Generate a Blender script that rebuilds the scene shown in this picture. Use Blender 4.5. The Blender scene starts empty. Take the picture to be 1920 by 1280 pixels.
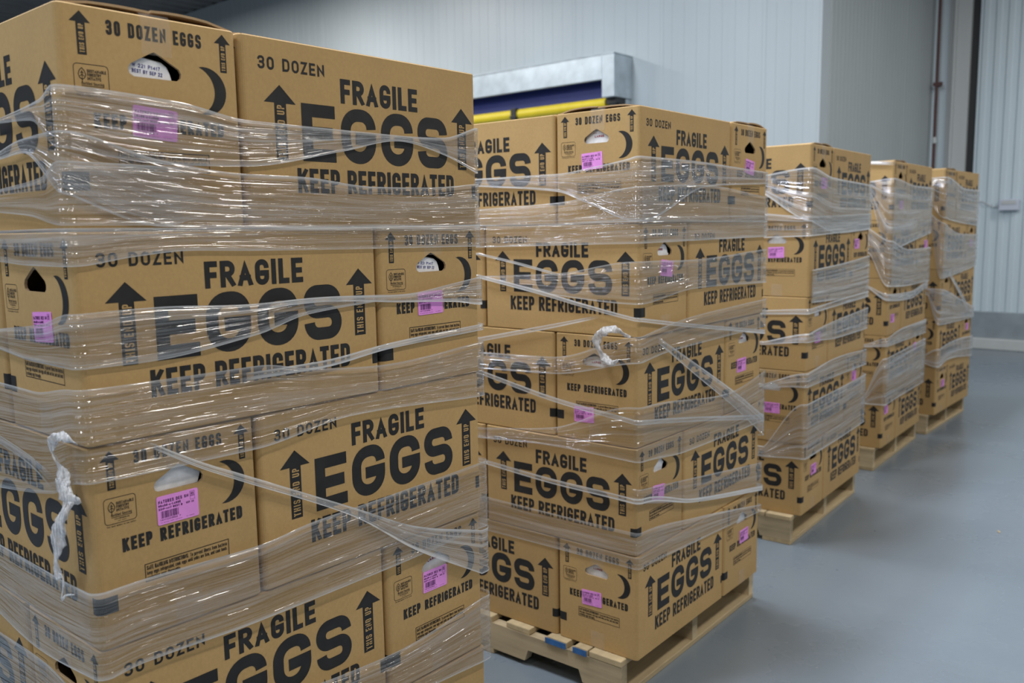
import bpy, bmesh, math, random
from mathutils import Vector, Matrix, noise

random.seed(7)
scene = bpy.context.scene
COL = scene.collection

# ------------------------------------------------------------------ camera
cam_d = bpy.data.cameras.new('camera')
cam = bpy.data.objects.new('camera', cam_d)
COL.objects.link(cam)
scene.camera = cam
cam_d.sensor_width = 36.0
cam_d.lens = 1635.0 / 1920 * 36.0
YAW, PITCH, ROLL = math.radians(40.783), math.radians(-7.451), math.radians(-0.931)
f_ = Vector((-math.sin(YAW) * math.cos(PITCH), math.cos(YAW) * math.cos(PITCH), math.sin(PITCH)))
r_ = Vector((math.cos(YAW), math.sin(YAW), 0))
u_ = r_.cross(f_)
cr, sr = math.cos(ROLL), math.sin(ROLL)
R_ = r_ * cr + u_ * sr
U_ = u_ * cr - r_ * sr
M = Matrix((R_, U_, -f_)).transposed().to_4x4()
M.translation = Vector((1.4177, -0.5889, 1.5292))
cam.matrix_world = M
cam_d.clip_start = 0.05
cam_d.clip_end = 100
cam_d.dof.use_dof = True
cam_d.dof.focus_distance = 1.95
cam_d.dof.aperture_fstop = 4.2

# ------------------------------------------------------------------ world, lamps, exposure
world = bpy.data.worlds.new('warehouse_air')
scene.world = world
world.use_nodes = True
bg = world.node_tree.nodes['Background']
bg.inputs['Color'].default_value = (0.72, 0.88, 1.0, 1)
bg.inputs['Strength'].default_value = 0.125
scene.view_settings.view_transform = 'Standard'
scene.view_settings.look = 'None'
scene.view_settings.gamma = 1.0
scene.view_settings.exposure = 0.0
scene.cycles.transparent_max_bounces = 32

def lamp(name, loc, sx, sy, power, col=(1.0, 0.99, 0.97), rot=(0, 0, 0)):
    d = bpy.data.lights.new(name, 'AREA')
    d.shape = 'RECTANGLE'
    d.size, d.size_y = sx, sy
    d.energy = power
    d.color = col
    o = bpy.data.objects.new(name, d)
    o.location = loc
    o.rotation_euler = rot
    COL.objects.link(o)
    return o

# rows of linear high-bay lamps under the ceiling
for x, p in ((-4.2, 62), (-0.9, 78), (2.7, 42)):
    for y, q in ((-5.0, 1.0), (-2.4, 1.1), (0.2, 1.75), (2.8, 1.35), (5.2, 0.75)):
        lamp('unseen_ceiling_lamp', (x, y, 4.95), 0.34, 1.2, p * q, (1.0, 0.955, 0.88) if x > 0 else (0.92, 1.0, 1.10))
for x, y, p in ((-7.6, 2.8, 130), (-7.8, 5.0, 135), (-11, 4.6, 120), (7.2, -2.4, 38), (7.2, 0.6, 38), (7.2, 3.6, 42), (7.0, 6.6, 50), (1.7, 8.6, 72), (4.6, 8.2, 64)):  # further unseen lamps, added to lift the walls and the film glints
    lamp('unseen_ceiling_lamp', (x, y, 4.95), 0.34, 1.2, p)

# ------------------------------------------------------------------ node helpers
def mat(name):
    m = bpy.data.materials.new(name)
    m.use_nodes = True
    nt = m.node_tree
    b = nt.nodes['Principled BSDF']
    return m, nt, b

def N(nt, t, **kw):
    n = nt.nodes.new(t)
    for k, v in kw.items():
        if hasattr(n, k) and not isinstance(v, tuple):
            setattr(n, k, v)
        else:
            n.inputs[k].default_value = v
    return n

def math_n(nt, op, a, b=None, c=None, clamp=False):
    n = nt.nodes.new('ShaderNodeMath')
    n.operation = op
    n.use_clamp = clamp
    for i, v in enumerate((a, b, c)):
        if v is None:
            continue
        if isinstance(v, (int, float)):
            n.inputs[i].default_value = v
        else:
            nt.links.new(v, n.inputs[i])
    return n.outputs[0]

def ramp(nt, fac, stops):
    n = nt.nodes.new('ShaderNodeValToRGB')
    e = n.color_ramp.elements
    e[0].position, e[0].color = stops[0][0], stops[0][1]
    e[1].position, e[1].color = stops[-1][0], stops[-1][1]
    for p, c in stops[1:-1]:
        q = e.new(p)
        q.color = c
    nt.links.new(fac, n.inputs[0])
    return n.outputs[0]

def coords(nt, scale=(1, 1, 1), which='Object'):
    tc = nt.nodes.new('ShaderNodeTexCoord')
    mp = nt.nodes.new('ShaderNodeMapping')
    mp.inputs['Scale'].default_value = scale
    nt.links.new(tc.outputs[which], mp.inputs[0])
    return mp.outputs[0]

def noise_n(nt, vec, scale, detail=3, rough=0.5):
    n = nt.nodes.new('ShaderNodeTexNoise')
    n.inputs['Scale'].default_value = scale
    n.inputs['Detail'].default_value = detail
    n.inputs['Roughness'].default_value = rough
    nt.links.new(vec, n.inputs['Vector'])
    return n.outputs['Fac']

def bump(nt, b, h, strength, dist=0.001):
    n = nt.nodes.new('ShaderNodeBump')
    n.inputs['Strength'].default_value = strength
    n.inputs['Distance'].default_value = dist
    nt.links.new(h, n.inputs['Height'])
    nt.links.new(n.outputs[0], b.inputs['Normal'])

def plain(name, col, rough=0.5, metal=0.0, spec=0.5, var=0.06, vscale=6.0):
    """solid colour with a little uneven tone"""
    m, nt, b = mat(name)
    f = noise_n(nt, coords(nt), vscale, 4)
    lo = tuple(c * (1 - var) for c in col) + (1,)
    hi = tuple(min(1, c * (1 + var)) for c in col) + (1,)
    nt.links.new(ramp(nt, f, [(0.3, lo), (0.7, hi)]), b.inputs['Base Color'])
    b.inputs['Roughness'].default_value = rough
    b.inputs['Metallic'].default_value = metal
    b.inputs['Specular IOR Level'].default_value = spec
    return m

# ------------------------------------------------------------------ materials
def kraft(name, col):
    m, nt, b = mat(name)
    v = coords(nt)
    f1 = noise_n(nt, coords(nt, (1, 1, 0.8)), 170, 4, 0.65)
    f2 = noise_n(nt, v, 7, 3)
    mixf = math_n(nt, 'ADD', math_n(nt, 'MULTIPLY', f1, 0.6), math_n(nt, 'MULTIPLY', f2, 0.4))
    lo = tuple(c * 0.90 for c in col) + (1,)
    hi = tuple(c * 1.09 for c in col) + (1,)
    c = ramp(nt, mixf, [(0.3, lo), (0.7, hi)])
    oi = nt.nodes.new('ShaderNodeObjectInfo')
    hs = nt.nodes.new('ShaderNodeHueSaturation')
    nt.links.new(math_n(nt, 'MULTIPLY_ADD', oi.outputs['Random'], 0.12, 0.94), hs.inputs['Value'])
    nt.links.new(c, hs.inputs['Color'])
    nt.links.new(hs.outputs[0], b.inputs['Base Color'])
    b.inputs['Roughness'].default_value = 0.72
    b.inputs['Specular IOR Level'].default_value = 0.3
    w = noise_n(nt, coords(nt, (1, 1, 0.02)), 150, 2)
    bump(nt, b, math_n(nt, 'ADD', math_n(nt, 'MULTIPLY', w, 0.5), math_n(nt, 'MULTIPLY', f1, 0.5)), 0.25, 0.0006)
    return m

M_KRAFT = kraft('kraft_board', (0.455, 0.294, 0.122))
M_EDGE = kraft('cut_board_edge', (0.40, 0.27, 0.15))
M_INK = plain('black_print', (0.022, 0.021, 0.021), 0.6, spec=0.3, vscale=30, var=0.2)
M_PINK = plain('pink_label_paper', (0.80, 0.30, 0.76), 0.5, vscale=20)
M_VIOLET = plain('label_print', (0.10, 0.02, 0.12), 0.6)
M_PULP = plain('white_pulp', (0.78, 0.78, 0.80), 0.75, vscale=60, var=0.10)
M_RED = plain('red_print', (0.36, 0.03, 0.05), 0.6)
M_BLUEINK = plain('blue_print', (0.05, 0.05, 0.25), 0.6)

# clear packing tape
def m_tape():
    m, nt, b = mat('clear_tape')
    f = noise_n(nt, coords(nt), 40, 3)
    b.inputs['Base Color'].default_value = (0.80, 0.76, 0.70, 1)
    b.inputs['Roughness'].default_value = 0.18
    nt.links.new(math_n(nt, 'MULTIPLY_ADD', f, 0.16, 0.02), b.inputs['Alpha'])
    bump(nt, b, noise_n(nt, coords(nt), 22, 3), 0.5, 0.004)
    return m
M_TAPE = m_tape()

# stretch film: UV 'film' = metres along / across the band, 'edge' = 0..1 across, width
def m_film():
    m, nt, b = mat('stretch_film')
    out = nt.nodes['Material Output']
    uv = nt.nodes.new('ShaderNodeUVMap'); uv.uv_map = 'film'
    ue = nt.nodes.new('ShaderNodeUVMap'); ue.uv_map = 'edge'
    de = nt.nodes.new('ShaderNodeAttribute'); de.attribute_name = 'film_gain'
    def mp(sx, sy):
        k = nt.nodes.new('ShaderNodeMapping')
        k.inputs['Scale'].default_value = (sx, sy, 1)
        nt.links.new(uv.outputs[0], k.inputs[0])
        return k.outputs[0]
    fine = noise_n(nt, mp(5, 330), 1.0, 2, 0.6)
    mid = noise_n(nt, mp(1.5, 95), 1.0, 2, 0.6)
    wide = noise_n(nt, mp(0.6, 20), 1.0, 2, 0.5)
    sep = nt.nodes.new('ShaderNodeSeparateXYZ')
    nt.links.new(ue.outputs[0], sep.inputs[0])
    t, wd = sep.outputs[0], sep.outputs[1]
    dist = math_n(nt, 'MULTIPLY', math_n(nt, 'MINIMUM', t, math_n(nt, 'SUBTRACT', 1.0, t)), wd)
    rope = math_n(nt, 'POWER', math_n(nt, 'SUBTRACT', 1.0, math_n(nt, 'DIVIDE', dist, 0.010), clamp=True), 1.5)
    # streaks pulled along the band, centred on zero
    s1 = math_n(nt, 'MULTIPLY_ADD', fine, 2.6, -1.3)
    s2 = math_n(nt, 'MULTIPLY_ADD', mid, 3.0, -1.5)
    s3 = math_n(nt, 'MULTIPLY_ADD', wide, 2.4, -1.2)
    s = math_n(nt, 'ADD', math_n(nt, 'ADD', s1, s2), s3)
    a = math_n(nt, 'MAXIMUM', math_n(nt, 'MULTIPLY_ADD', s, 1.05, 0.36), 0.07)
    thin = math_n(nt, 'MINIMUM', math_n(nt, 'ADD', math_n(nt, 'DIVIDE', 0.04, wd), 0.42), 1.0)   # wide bands are stretched thinner
    a = math_n(nt, 'MULTIPLY', math_n(nt, 'MULTIPLY', a, thin), de.outputs['Fac'])
    a = math_n(nt, 'ADD', a, math_n(nt, 'MULTIPLY', math_n(nt, 'MULTIPLY', rope, math_n(nt, 'MULTIPLY_ADD', mid, 1.0, 0.5)), math_n(nt, 'MULTIPLY', de.outputs['Fac'], 1.5)), clamp=True)
    a = math_n(nt, 'MINIMUM', a, 0.84)
    hgt = math_n(nt, 'ADD', math_n(nt, 'MULTIPLY', noise_n(nt, mp(10.0, 250), 1.0, 0), 0.48), math_n(nt, 'MULTIPLY', noise_n(nt, mp(3.2, 84), 1.0, 0), 1.1))
    bp = nt.nodes.new('ShaderNodeBump')
    bp.inputs['Strength'].default_value = 1.0
    bp.inputs['Distance'].default_value = 0.0054
    nt.links.new(hgt, bp.inputs['Height'])
    dif = nt.nodes.new('ShaderNodeBsdfDiffuse'); dif.inputs['Color'].default_value = (0.84, 0.85, 0.87, 1)
    trl = nt.nodes.new('ShaderNodeBsdfTranslucent'); trl.inputs['Color'].default_value = (0.8, 0.8, 0.8, 1)
    body = nt.nodes.new('ShaderNodeMixShader'); body.inputs[0].default_value = 0.25
    nt.links.new(dif.outputs[0], body.inputs[1]); nt.links.new(trl.outputs[0], body.inputs[2])
    tr = nt.nodes.new('ShaderNodeBsdfTransparent'); tr.inputs[0].default_value = (0.97, 0.97, 0.97, 1)
    m1 = nt.nodes.new('ShaderNodeMixShader')
    nt.links.new(a, m1.inputs[0]); nt.links.new(tr.outputs[0], m1.inputs[1]); nt.links.new(body.outputs[0], m1.inputs[2])
    gl = nt.nodes.new('ShaderNodeBsdfGlossy'); gl.inputs['Roughness'].default_value = 0.10
    nt.links.new(bp.outputs[0], gl.inputs['Normal'])
    fr = nt.nodes.new('ShaderNodeFresnel'); fr.inputs['IOR'].default_value = 1.5
    fac = math_n(nt, 'MULTIPLY', math_n(nt, 'MINIMUM', math_n(nt, 'MULTIPLY_ADD', fr.outputs[0], 1.0, 0.08), 0.40), math_n(nt, 'MULTIPLY', de.outputs['Fac'], 3.0, clamp=True))
    m2 = nt.nodes.new('ShaderNodeMixShader')
    nt.links.new(fac, m2.inputs[0]); nt.links.new(m1.outputs[0], m2.inputs[1]); nt.links.new(gl.outputs[0], m2.inputs[2])
    nt.links.new(m2.outputs[0], out.inputs['Surface'])
    nt.nodes.remove(b)
    return m
M_FILM = m_film()

def m_tail():
    m, nt, b = mat('bunched_film')
    f = noise_n(nt, coords(nt, (1, 1, 0.16)), 210, 3, 0.7)
    nt.links.new(ramp(nt, f, [(0.3, (0.74, 0.74, 0.77, 1)), (0.7, (0.93, 0.93, 0.95, 1))]), b.inputs['Base Color'])
    nt.links.new(math_n(nt, 'MULTIPLY_ADD', f, 2.2, -0.45, clamp=True), b.inputs['Alpha'])
    b.inputs['Roughness'].default_value = 0.25
    bump(nt, b, f, 1.0, 0.006)
    return m
M_TAIL = m_tail()

def wood(name, col, grain=(1, 1, 1)):
    m, nt, b = mat(name)
    w = noise_n(nt, coords(nt, grain), 9, 6, 0.65)
    w2 = noise_n(nt, coords(nt), 5, 3)
    k = math_n(nt, 'ADD', math_n(nt, 'MULTIPLY', w, 0.7), math_n(nt, 'MULTIPLY', w2, 0.3))
    c = ramp(nt, k, [(0.30, tuple(x * 0.42 for x in col) + (1,)), (0.47, tuple(x * 0.85 for x in col) + (1,)), (0.72, tuple(min(1, x * 1.15) for x in col) + (1,))])
    oi = nt.nodes.new('ShaderNodeObjectInfo')
    hs = nt.nodes.new('ShaderNodeHueSaturation')
    nt.links.new(math_n(nt, 'MULTIPLY_ADD', oi.outputs['Random'], 0.35, 0.78), hs.inputs['Value'])
    nt.links.new(c, hs.inputs['Color'])
    nt.links.new(hs.outputs[0], b.inputs['Base Color'])
    b.inputs['Roughness'].default_value = 0.8
    bump(nt, b, w, 0.4, 0.002)
    return m
M_WOODX = wood('pine_along', (0.60, 0.47, 0.29), (0.12, 1.6, 1.6))
M_WOODY = wood('pine_across', (0.52, 0.40, 0.23), (1.6, 0.12, 1.6))
M_BLUEPAINT = plain('blue_paint', (0.03, 0.12, 0.32), 0.6, vscale=40, var=0.3)

def m_floor():
    m, nt, b = mat('grey_epoxy_floor')
    v = coords(nt)
    f = noise_n(nt, v, 0.9, 5, 0.6)
    f2 = noise_n(nt, v, 30, 4, 0.7)
    sc = noise_n(nt, coords(nt, (0.5, 1, 1)), 3.4, 6, 0.7)
    k = math_n(nt, 'ADD', math_n(nt, 'MULTIPLY', f, 0.75), math_n(nt, 'MULTIPLY', f2, 0.25))
    base = ramp(nt, k, [(0.3, (0.168, 0.202, 0.238, 1)), (0.7, (0.206, 0.242, 0.278, 1))])
    mx = nt.nodes.new('ShaderNodeMix'); mx.data_type = 'RGBA'
    nt.links.new(ramp(nt, sc, [(0.70, (0, 0, 0, 1)), (0.82, (0.16, 0.16, 0.16, 1))]), mx.inputs[0])
    nt.links.new(base, mx.inputs[6]); mx.inputs[7].default_value = (0.15, 0.165, 0.18, 1)
    nt.links.new(mx.outputs[2], b.inputs['Base Color'])
    nt.links.new(math_n(nt, 'MULTIPLY_ADD', f, 0.16, 0.20), b.inputs['Roughness'])
    b.inputs['Specular IOR Level'].default_value = 0.5
    bump(nt, b, noise_n(nt, v, 2.2, 2), 0.05, 0.004)
    return m
M_FLOOR = m_floor()

def m_wall(name, col):
    m, nt, b = mat(name)
    f = noise_n(nt, coords(nt, (1, 1, 0.25)), 1.4, 4)
    nt.links.new(ramp(nt, f, [(0.3, tuple(c * 0.95 for c in col) + (1,)), (0.7, tuple(c * 1.04 for c in col) + (1,))]), b.inputs['Base Color'])
    b.inputs['Roughness'].default_value = 0.42
    return m
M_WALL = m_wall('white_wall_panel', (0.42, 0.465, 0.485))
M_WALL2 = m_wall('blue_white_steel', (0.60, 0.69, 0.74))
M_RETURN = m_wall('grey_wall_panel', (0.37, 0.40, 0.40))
M_TRIM = m_wall('grey_white_trim', (0.52, 0.54, 0.54))
M_CURB = plain('curb_concrete', (0.27, 0.31, 0.34), 0.7, vscale=5, var=0.12)
M_CURB2 = plain('pale_floor_trim', (0.56, 0.58, 0.57), 0.6, vscale=5)
M_CEIL = plain('grey_metal_deck', (0.13, 0.135, 0.14), 0.6, vscale=3, var=0.15)
M_GALV = plain('galvanised_sheet', (0.50, 0.56, 0.60), 0.38, metal=0.55, vscale=7, var=0.14)
M_NAVY = plain('navy_curtain', (0.012, 0.022, 0.135), 0.5)
M_YELLOW = plain('yellow_bar_cover', (0.66, 0.50, 0.015), 0.5, vscale=8)
M_BLACK = plain('black_rubber_and_shade', (0.015, 0.015, 0.016), 0.5)  # rubber parts, and the strip coloured as slot shade
M_RUST = plain('red_brown_pipe', (0.085, 0.030, 0.028), 0.5)
M_SENSOR = plain('pale_plastic', (0.60, 0.64, 0.74), 0.45)

# ------------------------------------------------------------------ mesh helpers
class MB:
    def __init__(self):
        self.v = []; self.f = []; self.m = []
    def face(self, pts, mi=0):
        i = len(self.v)
        self.v += [tuple(p) for p in pts]
        self.f.append(tuple(range(i, i + len(pts))))
        self.m.append(mi)
    def box(self, x0, x1, y0, y1, z0, z1, mi=0):
        i = len(self.v)
        self.v += [(x0, y0, z0), (x1, y0, z0), (x1, y1, z0), (x0, y1, z0), (x0, y0, z1), (x1, y0, z1), (x1, y1, z1), (x0, y1, z1)]
        for q in ((0, 3, 2, 1), (4, 5, 6, 7), (0, 1, 5, 4), (1, 2, 6, 5), (2, 3, 7, 6), (3, 0, 4, 7)):
            self.f.append(tuple(i + k for k in q)); self.m.append(mi)
    def tube(self, path, r, seg=8, mi=0, caps=True):
        path = [Vector(p) for p in path]
        rings = []
        for k, p in enumerate(path):
            d = (path[min(k + 1, len(path) - 1)] - path[max(k - 1, 0)]).normalized()
            a = Vector((0, 0, 1)) if abs(d.z) < 0.9 else Vector((1, 0, 0))
            s = d.cross(a).normalized(); t = d.cross(s)
            rr = r[k] if isinstance(r, (list, tuple)) else r
            i = len(self.v)
            self.v += [tuple(p + (s * math.cos(2 * math.pi * j / seg) + t * math.sin(2 * math.pi * j / seg)) * rr) for j in range(seg)]
            rings.append(i)
        for a, b in zip(rings, rings[1:]):
            for j in range(seg):
                self.f.append((a + j, a + (j + 1) % seg, b + (j + 1) % seg, b + j)); self.m.append(mi)
        if caps:
            self.f.append(tuple(rings[0] + j for j in reversed(range(seg)))); self.m.append(mi)
            self.f.append(tuple(rings[-1] + j for j in range(seg))); self.m.append(mi)
    def mesh(self, name, mats, bevel=0.0, smooth=False, normals=True):
        me = bpy.data.meshes.new(name)
        me.from_pydata(self.v, [], self.f)
        for m in mats:
            me.materials.append(m)
        me.polygons.foreach_set('material_index', self.m)
        if normals or bevel:
            bm = bmesh.new(); bm.from_mesh(me)
            if bevel:
                bmesh.ops.remove_doubles(bm, verts=bm.verts, dist=1e-6)
                bmesh.ops.bevel(bm, geom=[e for e in bm.edges if e.is_manifold and e.calc_face_angle(0) > 0.6], offset=bevel, segments=2, affect='EDGES', profile=0.5)
            if normals:
                bmesh.ops.recalc_face_normals(bm, faces=bm.faces)
            bm.to_mesh(me); bm.free()
        if smooth:
            me.polygons.foreach_set('use_smooth', [True] * len(me.polygons))
        me.update()
        return me

def obj(name, me, parent=None, loc=None):
    o = bpy.data.objects.new(name, me)
    COL.objects.link(o)
    if parent:
        o.parent = parent
    if loc:
        o.location = loc
    return o

def empty(name, loc=(0, 0, 0), rz=0.0):
    o = bpy.data.objects.new(name, None)
    o.empty_display_size = 0.1
    COL.objects.link(o)
    o.location = loc
    o.rotation_euler = (0, 0, rz)
    return o

def tag(o, label, cat, group=None):
    o['label'] = label; o['category'] = cat
    if group:
        o['group'] = group

def struct(o, label=None):
    o['kind'] = 'structure'
    if label:
        o['label'] = label
    return o

# ------------------------------------------------------------------ stroke lettering
r = 1
GLYPH = {
 'A': (1.05, [[(0, 0), (.5, 1), (1, 0)], [(.18, .27), (.82, .27)]]),
 'B': (1, [[(0, 0), (0, 1), (1, 1, r), (1, .52, r), (0, .52)], [(0, .52), (1, .52, r), (1, 0, r), (0, 0)]]),
 'C': (1, [[(1, .66), (1, 1, r), (0, 1, r), (0, 0, r), (1, 0, r), (1, .34)]]),
 'D': (1, [[(0, 0), (0, 1), (1, 1, r), (1, 0, r), (0, 0)]]),
 'E': (.88, [[(1, 1), (0, 1), (0, 0), (1, 0)], [(0, .5), (.88, .5)]]),
 'F': (.85, [[(1, 1), (0, 1), (0, 0)], [(0, .48), (.88, .48)]]),
 'G': (1, [[(1, .69), (1, 1, r), (0, 1, r), (0, 0, r), (1, 0, r), (1, .45), (.55, .45)]]),
 'H': (1, [[(0, 0), (0, 1)], [(1, 0), (1, 1)], [(0, .5), (1, .5)]]),
 'I': (0, [[(.5, 0), (.5, 1)]]),
 'J': (.8, [[(1, 1), (1, 0, r), (0, 0, r), (0, .3)]]),
 'K': (1, [[(0, 0), (0, 1)], [(1, 1), (.05, .42)], [(.38, .62), (1, 0)]]),
 'L': (.8, [[(0, 1), (0, 0), (1, 0)]]),
 'M': (1.3, [[(0, 0), (0, 1), (.5, .2), (1, 1), (1, 0)]]),
 'N': (1.02, [[(0, 0), (0, 1), (1, 0), (1, 1)]]),
 'O': (1, [[(0, .5), (0, 1, r), (1, 1, r), (1, 0, r), (0, 0, r), (0, .5)]]),
 'P': (.96, [[(0, 0), (0, 1), (1, 1, r), (1, .44, r), (0, .44)]]),
 'R': (1, [[(0, 0), (0, 1), (1, 1, r), (1, .48, r), (0, .48)], [(.45, .48), (1, 0)]]),
 'S': (1, [[(1, .73), (1, 1, r), (0, 1, r), (0, .51, r), (1, .51, r), (1, 0, r), (0, 0, r), (0, .27)]]),
 'T': (.92, [[(0, 1), (1, 1)], [(.5, 0), (.5, 1)]]),
 'U': (1, [[(0, 1), (0, 0, r), (1, 0, r), (1, 1)]]),
 'V': (1, [[(0, 1), (.5, 0), (1, 1)]]),
 'W': (1.4, [[(0, 1), (.25, 0), (.5, .9), (.75, 0), (1, 1)]]),
 'X': (1, [[(0, 0), (1, 1)], [(0, 1), (1, 0)]]),
 'Y': (1, [[(0, 1), (.5, .45), (1, 1)], [(.5, .45), (.5, 0)]]),
 'Z': (.9, [[(0, 1), (1, 1), (0, 0), (1, 0)]]),
 '0': (.95, [[(0, .5), (0, 1, r), (1, 1, r), (1, 0, r), (0, 0, r), (0, .5)]]),
 '1': (.5, [[(0, .8), (.6, 1), (.6, 0)]]),
 '2': (.95, [[(0, .72), (0, 1, r), (1, 1, r), (1, .55, r), (0, .12), (0, 0), (1, 0)]]),
 '3': (.95, [[(0, .74), (0, 1, r), (1, 1, r), (1, .53, r), (.35, .53)], [(.35, .53), (1, .53, r), (1, 0, r), (0, 0, r), (0, .26)]]),
 '4': (.95, [[(.75, 0), (.75, 1), (0, .3), (1, .3)]]),
 '5': (.95, [[(1, 1), (0, 1), (0, .55), (1, .6, r), (1, 0, r), (0, 0, r), (0, .22)]]),
 '7': (.9, [[(0, 1), (1, 1), (.35, 0)]]),
 '8': (.95, [[(0, .75), (0, 1, r), (1, 1, r), (1, 0, r), (0, 0, r), (0, .75)], [(0, .5), (1, .5)]]),
 '-': (.6, [[(0, .45), (1, .45)]]), '.': (0, [[(.5, 0), (.5, .04)]]), ',': (0, [[(.5, -.1), (.5, .04)]]), ':': (0, [[(.5, 0), (.5, .06)], [(.5, .45), (.5, .51)]]),
 'a': (.8, [[(0, .66), (1, .7, r), (1, 0)], [(1, .4), (0, .4, r), (0, 0, r), (1, 0)]]),
 'b': (.8, [[(0, 1), (0, 0), (1, 0, r), (1, .7, r), (0, .7)]]),
 'c': (.75, [[(1, .6), (1, .7, r), (0, .7, r), (0, 0, r), (1, 0, r), (1, .12)]]),
 'd': (.8, [[(1, 1), (1, 0), (0, 0, r), (0, .7, r), (1, .7)]]),
 'e': (.8, [[(0, .36), (1, .36), (1, .7, r), (0, .7, r), (0, 0, r), (1, 0, r), (1, .1)]]),
 'f': (.45, [[(.4, 0), (.4, 1, r), (1, 1)], [(0, .7), (1, .7)]]),
 'g': (.8, [[(1, .7), (0, .7, r), (0, 0, r), (1, 0)], [(1, .7), (1, -.28, r), (0, -.28)]]),
 'h': (.8, [[(0, 0), (0, 1)], [(0, .7), (1, .7, r), (1, 0)]]),
 'i': (0, [[(.5, 0), (.5, .7)], [(.5, .9), (.5, 1)]]),
 'k': (.75, [[(0, 0), (0, 1)], [(1, .7), (.05, .3)], [(.4, .45), (1, 0)]]),
 'l': (0, [[(.5, 0), (.5, 1)]]),
 'm': (1.3, [[(0, 0), (0, .7)], [(0, .7), (.5, .7, r), (.5, 0)], [(.5, .7), (1, .7, r), (1, 0)]]),
 'n': (.8, [[(0, 0), (0, .7)], [(0, .7), (1, .7, r), (1, 0)]]),
 'o': (.8, [[(0, .35), (0, .7, r), (1, .7, r), (1, 0, r), (0, 0, r), (0, .35)]]),
 'p': (.8, [[(0, -.3), (0, .7), (1, .7, r), (1, 0, r), (0, 0)]]),
 'r': (.5, [[(0, 0), (0, .7)], [(0, .6), (.4, .7), (1, .7)]]),
 's': (.75, [[(1, .6), (1, .7, r), (0, .7, r), (0, .36, r), (1, .36, r), (1, 0, r), (0, 0, r), (0, .12)]]),
 't': (.5, [[(.4, 1), (.4, 0, r), (1, 0)], [(0, .7), (1, .7)]]),
 'u': (.8, [[(0, .7), (0, 0, r), (1, 0)], [(1, 0), (1, .7)]]),
 'v': (.8, [[(0, .7), (.5, 0), (1, .7)]]), 'w': (1.2, [[(0, .7), (.25, 0), (.5, .6), (.75, 0), (1, .7)]]),
 'y': (.8, [[(0, .7), (.5, 0)], [(1, .7), (.3, -.3)]]),
}

def rounded(path, R, seg):
    pts = []
    n = len(path)
    for i, p in enumerate(path):
        P = Vector(p[:2])
        if len(p) == 3 and 0 < i < n - 1 and R > 0:
            a = Vector(path[i - 1][:2]) - P; b = Vector(path[i + 1][:2]) - P
            la = a.length * (0.5 if len(path[i - 1]) == 3 else 1.0)
            lb = b.length * (0.5 if len(path[i + 1]) == 3 else 1.0)
            d = min(R, la, lb)
            A = P + a.normalized() * d; B = P + b.normalized() * d
            for k in range(seg + 1):
                t = k / seg
                w = 0.78  # close to a circular arc
                q = (A * (1 - t) ** 2 + P * (2 * t * (1 - t)) * w + B * t ** 2) / ((1 - t) ** 2 + 2 * t * (1 - t) * w + t ** 2)
                pts.append(q)
        else:
            pts.append(P)
    out = [pts[0]]
    for q in pts[1:]:
        if (q - out[-1]).length > 1e-7:
            out.append(q)
    return out

def stroke(put, pts, t, cap0, cap1, lo=None, hi=None):
    """sweep a stroke of weight t along pts"""
    n = len(pts)
    L = []; Rr = []
    for i in range(n):
        d0 = (pts[i] - pts[i - 1]).normalized() if i > 0 else (pts[1] - pts[0]).normalized()
        d1 = (pts[i + 1] - pts[i]).normalized() if i < n - 1 else d0
        P = pts[i].copy()
        if i == 0:
            P -= d1 * cap0
        if i == n - 1:
            P += d0 * cap1
        n0 = Vector((-d0.y, d0.x)); n1 = Vector((-d1.y, d1.x))
        m = n0 + n1
        if m.length < 1e-4:
            m = n0
        m.normalize()
        k = 1 / max(0.28, m.dot(n0))
        L.append(P + m * (t / 2 * k)); Rr.append(P - m * (t / 2 * k))
    def cl(p):
        return (p.x, p.y if lo is None else min(max(p.y, lo), hi))
    for i in range(n - 1):
        put([cl(Rr[i]), cl(Rr[i + 1]), cl(L[i + 1]), cl(L[i])])

def text(put, s, x0, x1, z0, z1, t, gap, R=0.5, seg=4, space=0.55):
    """letters of stroke weight t filling the box x0..x1, z0..z1; put(list of 2-D points)"""
    h = z1 - z0
    ws = [(space if c == ' ' else GLYPH[c][0]) for c in s]
    fixed = sum(t for c, w in zip(s, ws) if w == 0 and c != ' ')
    unit = (x1 - x0 - fixed - gap * (len(s) - 1)) / sum(ws)
    x = x0
    for c, w in zip(s, ws):
        wd = w * unit if w else t
        if c != ' ':
            for path in GLYPH[c][1]:
                q = [((x + t / 2 + p[0] * (wd - t)), z0 + t / 2 + p[1] * (h - t)) + tuple(p[2:]) for p in path]
                pts = rounded(q, R * max(wd - t, t * .5), seg)
                if len(pts) < 2:
                    continue
                closed = c in 'O0o8' and len(path) > 3
                low = z0 - (.35 * h if c in 'gpy,' else 0)
                def cap(p, d):
                    if closed:
                        return 0
                    return t / 2 if (abs(d[0]) > abs(d[1]) * 3 or p[1] <= 0.0 or p[1] >= 1.0) else 0
                c0 = cap(path[0], (path[1][0] - path[0][0], path[1][1] - path[0][1]))
                c1 = cap(path[-1], (path[-1][0] - path[-2][0], path[-1][1] - path[-2][1]))
                stroke(put, pts, t, c0, c1, low, z1)
        x += wd + gap

def rot_text(put, s, zc0, zc1, xa, xb, t, gap):
    """text running upwards: along z from zc0 to zc1, letter tops towards -x (xa < xb)"""
    def p2(pts):
        put([(xb - p[1], p[0]) for p in pts])
    text(p2, s, zc0, zc1, 0, xb - xa, t, gap, 0.5, 3)

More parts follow.
